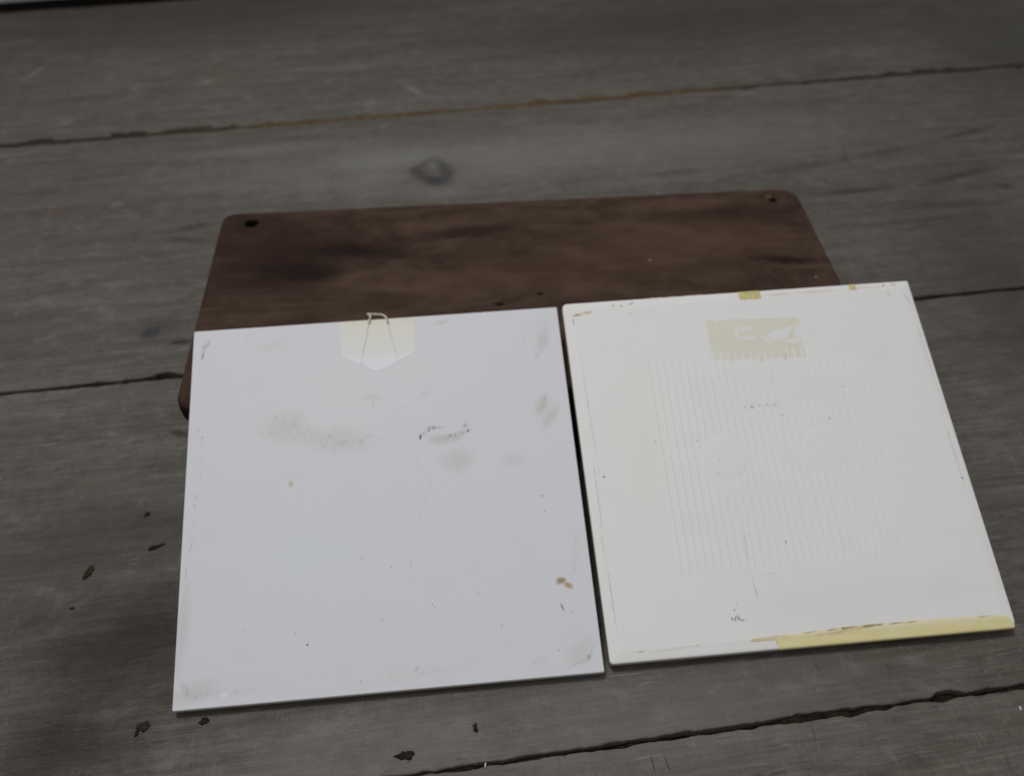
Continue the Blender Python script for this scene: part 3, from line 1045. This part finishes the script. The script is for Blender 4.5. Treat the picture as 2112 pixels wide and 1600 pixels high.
def glaze_low(u):
    # right of the white stretch of bevel the run wraps right under the edge
    if u < u_white - .12: return .33
    if u < u_white: return .33 - .33 * ((u - u_white + .12) / .12) + .001
    return -.37


edge_film("glaze_run", None, 0, ctl[0].x, ctl[-1].x - .05, interp, glaze_low, M_GLAZE, n=150, jag=.018, seed=4)


def patch(pxa, pxb, reach, low, seed, jag=.05):
    ua, ub = FR.uv(pxa).x, FR.uv(pxb).x
    edge_film("glaze_patch", None, 1, ua, ub, lambda u: reach, lambda u: low, M_PATCH, n=24, jag=jag, seed=seed, thick=.022)


patch((1522, 604), (1568, 602), .42, -.35, 2, .04)
patch((1751, 590), (1765, 589), .30, -.2, 3, .02)
patch((1338, 612), (1367, 610), .03, -.33, 5, .03)
patch((1376, 610), (1396, 609), .02, -.33, 6, .03)
patch((1410, 608), (1450, 606), .012, -.33, 7, .02)


# ------------------------------------------------------------------ crumbs and flecks on the planks
def crumb(px, lx, ly, hgt, ang, label, mat, seed, name="dark_crumb", cat="crumb", group="dark crumbs on the planks", tail=0, husk=False):
    p = on_floor(px); rr = random.Random(seed)
    N = 14
    verts, faces = [], []
    rad = [1 + rr.uniform(-.42, .38) for _ in range(N)]
    hgt *= .6
    if tail: rad[N // 2] = 1.9; rad[N // 2 + 1] = 1.25
    levels = ((1.0, -.04), (.92, .45), (.6, .95), (.25, 1.0)) if not husk else ((1.0, -.04), (.96, .9), (.80, 1.0), (.62, .35), (.2, .25))
    for q, z in levels:
        for i in range(N):
            a = 2 * math.pi * i / N
            r_ = rad[i] if not husk else 1 + (rad[i] - 1) * .35
            verts.append((q * r_ * lx * math.cos(a), q * r_ * ly * math.sin(a), z * hgt * (1 + rr.uniform(-.2, .2)) if z > 0 else -.03))
    for k in range(len(levels) - 1):
        for i in range(N):
            j = (i + 1) % N
            faces.append((k * N + i, k * N + j, (k + 1) * N + j, (k + 1) * N + i))
    faces.append(tuple((len(levels) - 1) * N + i for i in range(N)))
    o = mesh_obj(name, verts, faces, mat, None, smooth=not husk)
    c, s = math.cos(YAW), math.sin(YAW)
    o.location = Vector((p.x * c - p.y * s, p.x * s + p.y * c, 0.015)) * S
    o.rotation_euler = (0, 0, ang)
    o['label'] = label; o['category'] = cat
    if group: o['group'] = group
    return o


crumb((183, 1180), .36, .13, .07, 1.25, "thin oval husk with a raised rim lying upright on the plank at far left", M_HUSK, 1, "husk", "husk", None, husk=True)
crumb((320, 1128), .30, .08, .06, .45, "thin dark sliver on the plank just left of the smooth tile", M_CRUMB, 2)
crumb((303, 1060), .13, .09, .06, .9, "tiny dark speck of dirt left of the smooth tile, above the thin sliver", M_CRUMB, 3)
crumb((298, 1497), .24, .24, .10, .3, "ragged dark crumb below and left of the smooth tile's lower left corner", M_HUSK, 4)
crumb((282, 1512), .12, .07, .05, 1.3, "smallest dark crumb touching the ragged crumb at lower left", M_CRUMB, 14)
crumb((421, 1487), .16, .12, .09, .0, "small blocky dark crumb directly under the smooth tile's lower left edge", M_CRUMB, 5)
crumb((838, 1556), .24, .17, .10, .1, "round dark crumb with a pointed tail near the front joint", M_CRUMB, 6, tail=1)
crumb((981, 1501), .20, .10, .08, 1.8, "drop shaped dark crumb below the middle of the smooth tile", M_CRUMB, 7)
crumb((148, 1254), .08, .05, .04, .2, "tiny dark speck of dirt below the oval husk at far left", M_CRUMB, 8)
crumb((1001, 1577), .09, .03, .05, 1.5, "tiny white fleck in the front joint below the tiles", M_FLECK, 9, "paint_fleck", "fleck", "white flecks on the planks")
crumb((2104, 1460), .09, .03, .05, 1.7, "tiny white fleck on the front plank at the far right", M_FLECK, 10, "paint_fleck", "fleck", "white flecks on the planks")
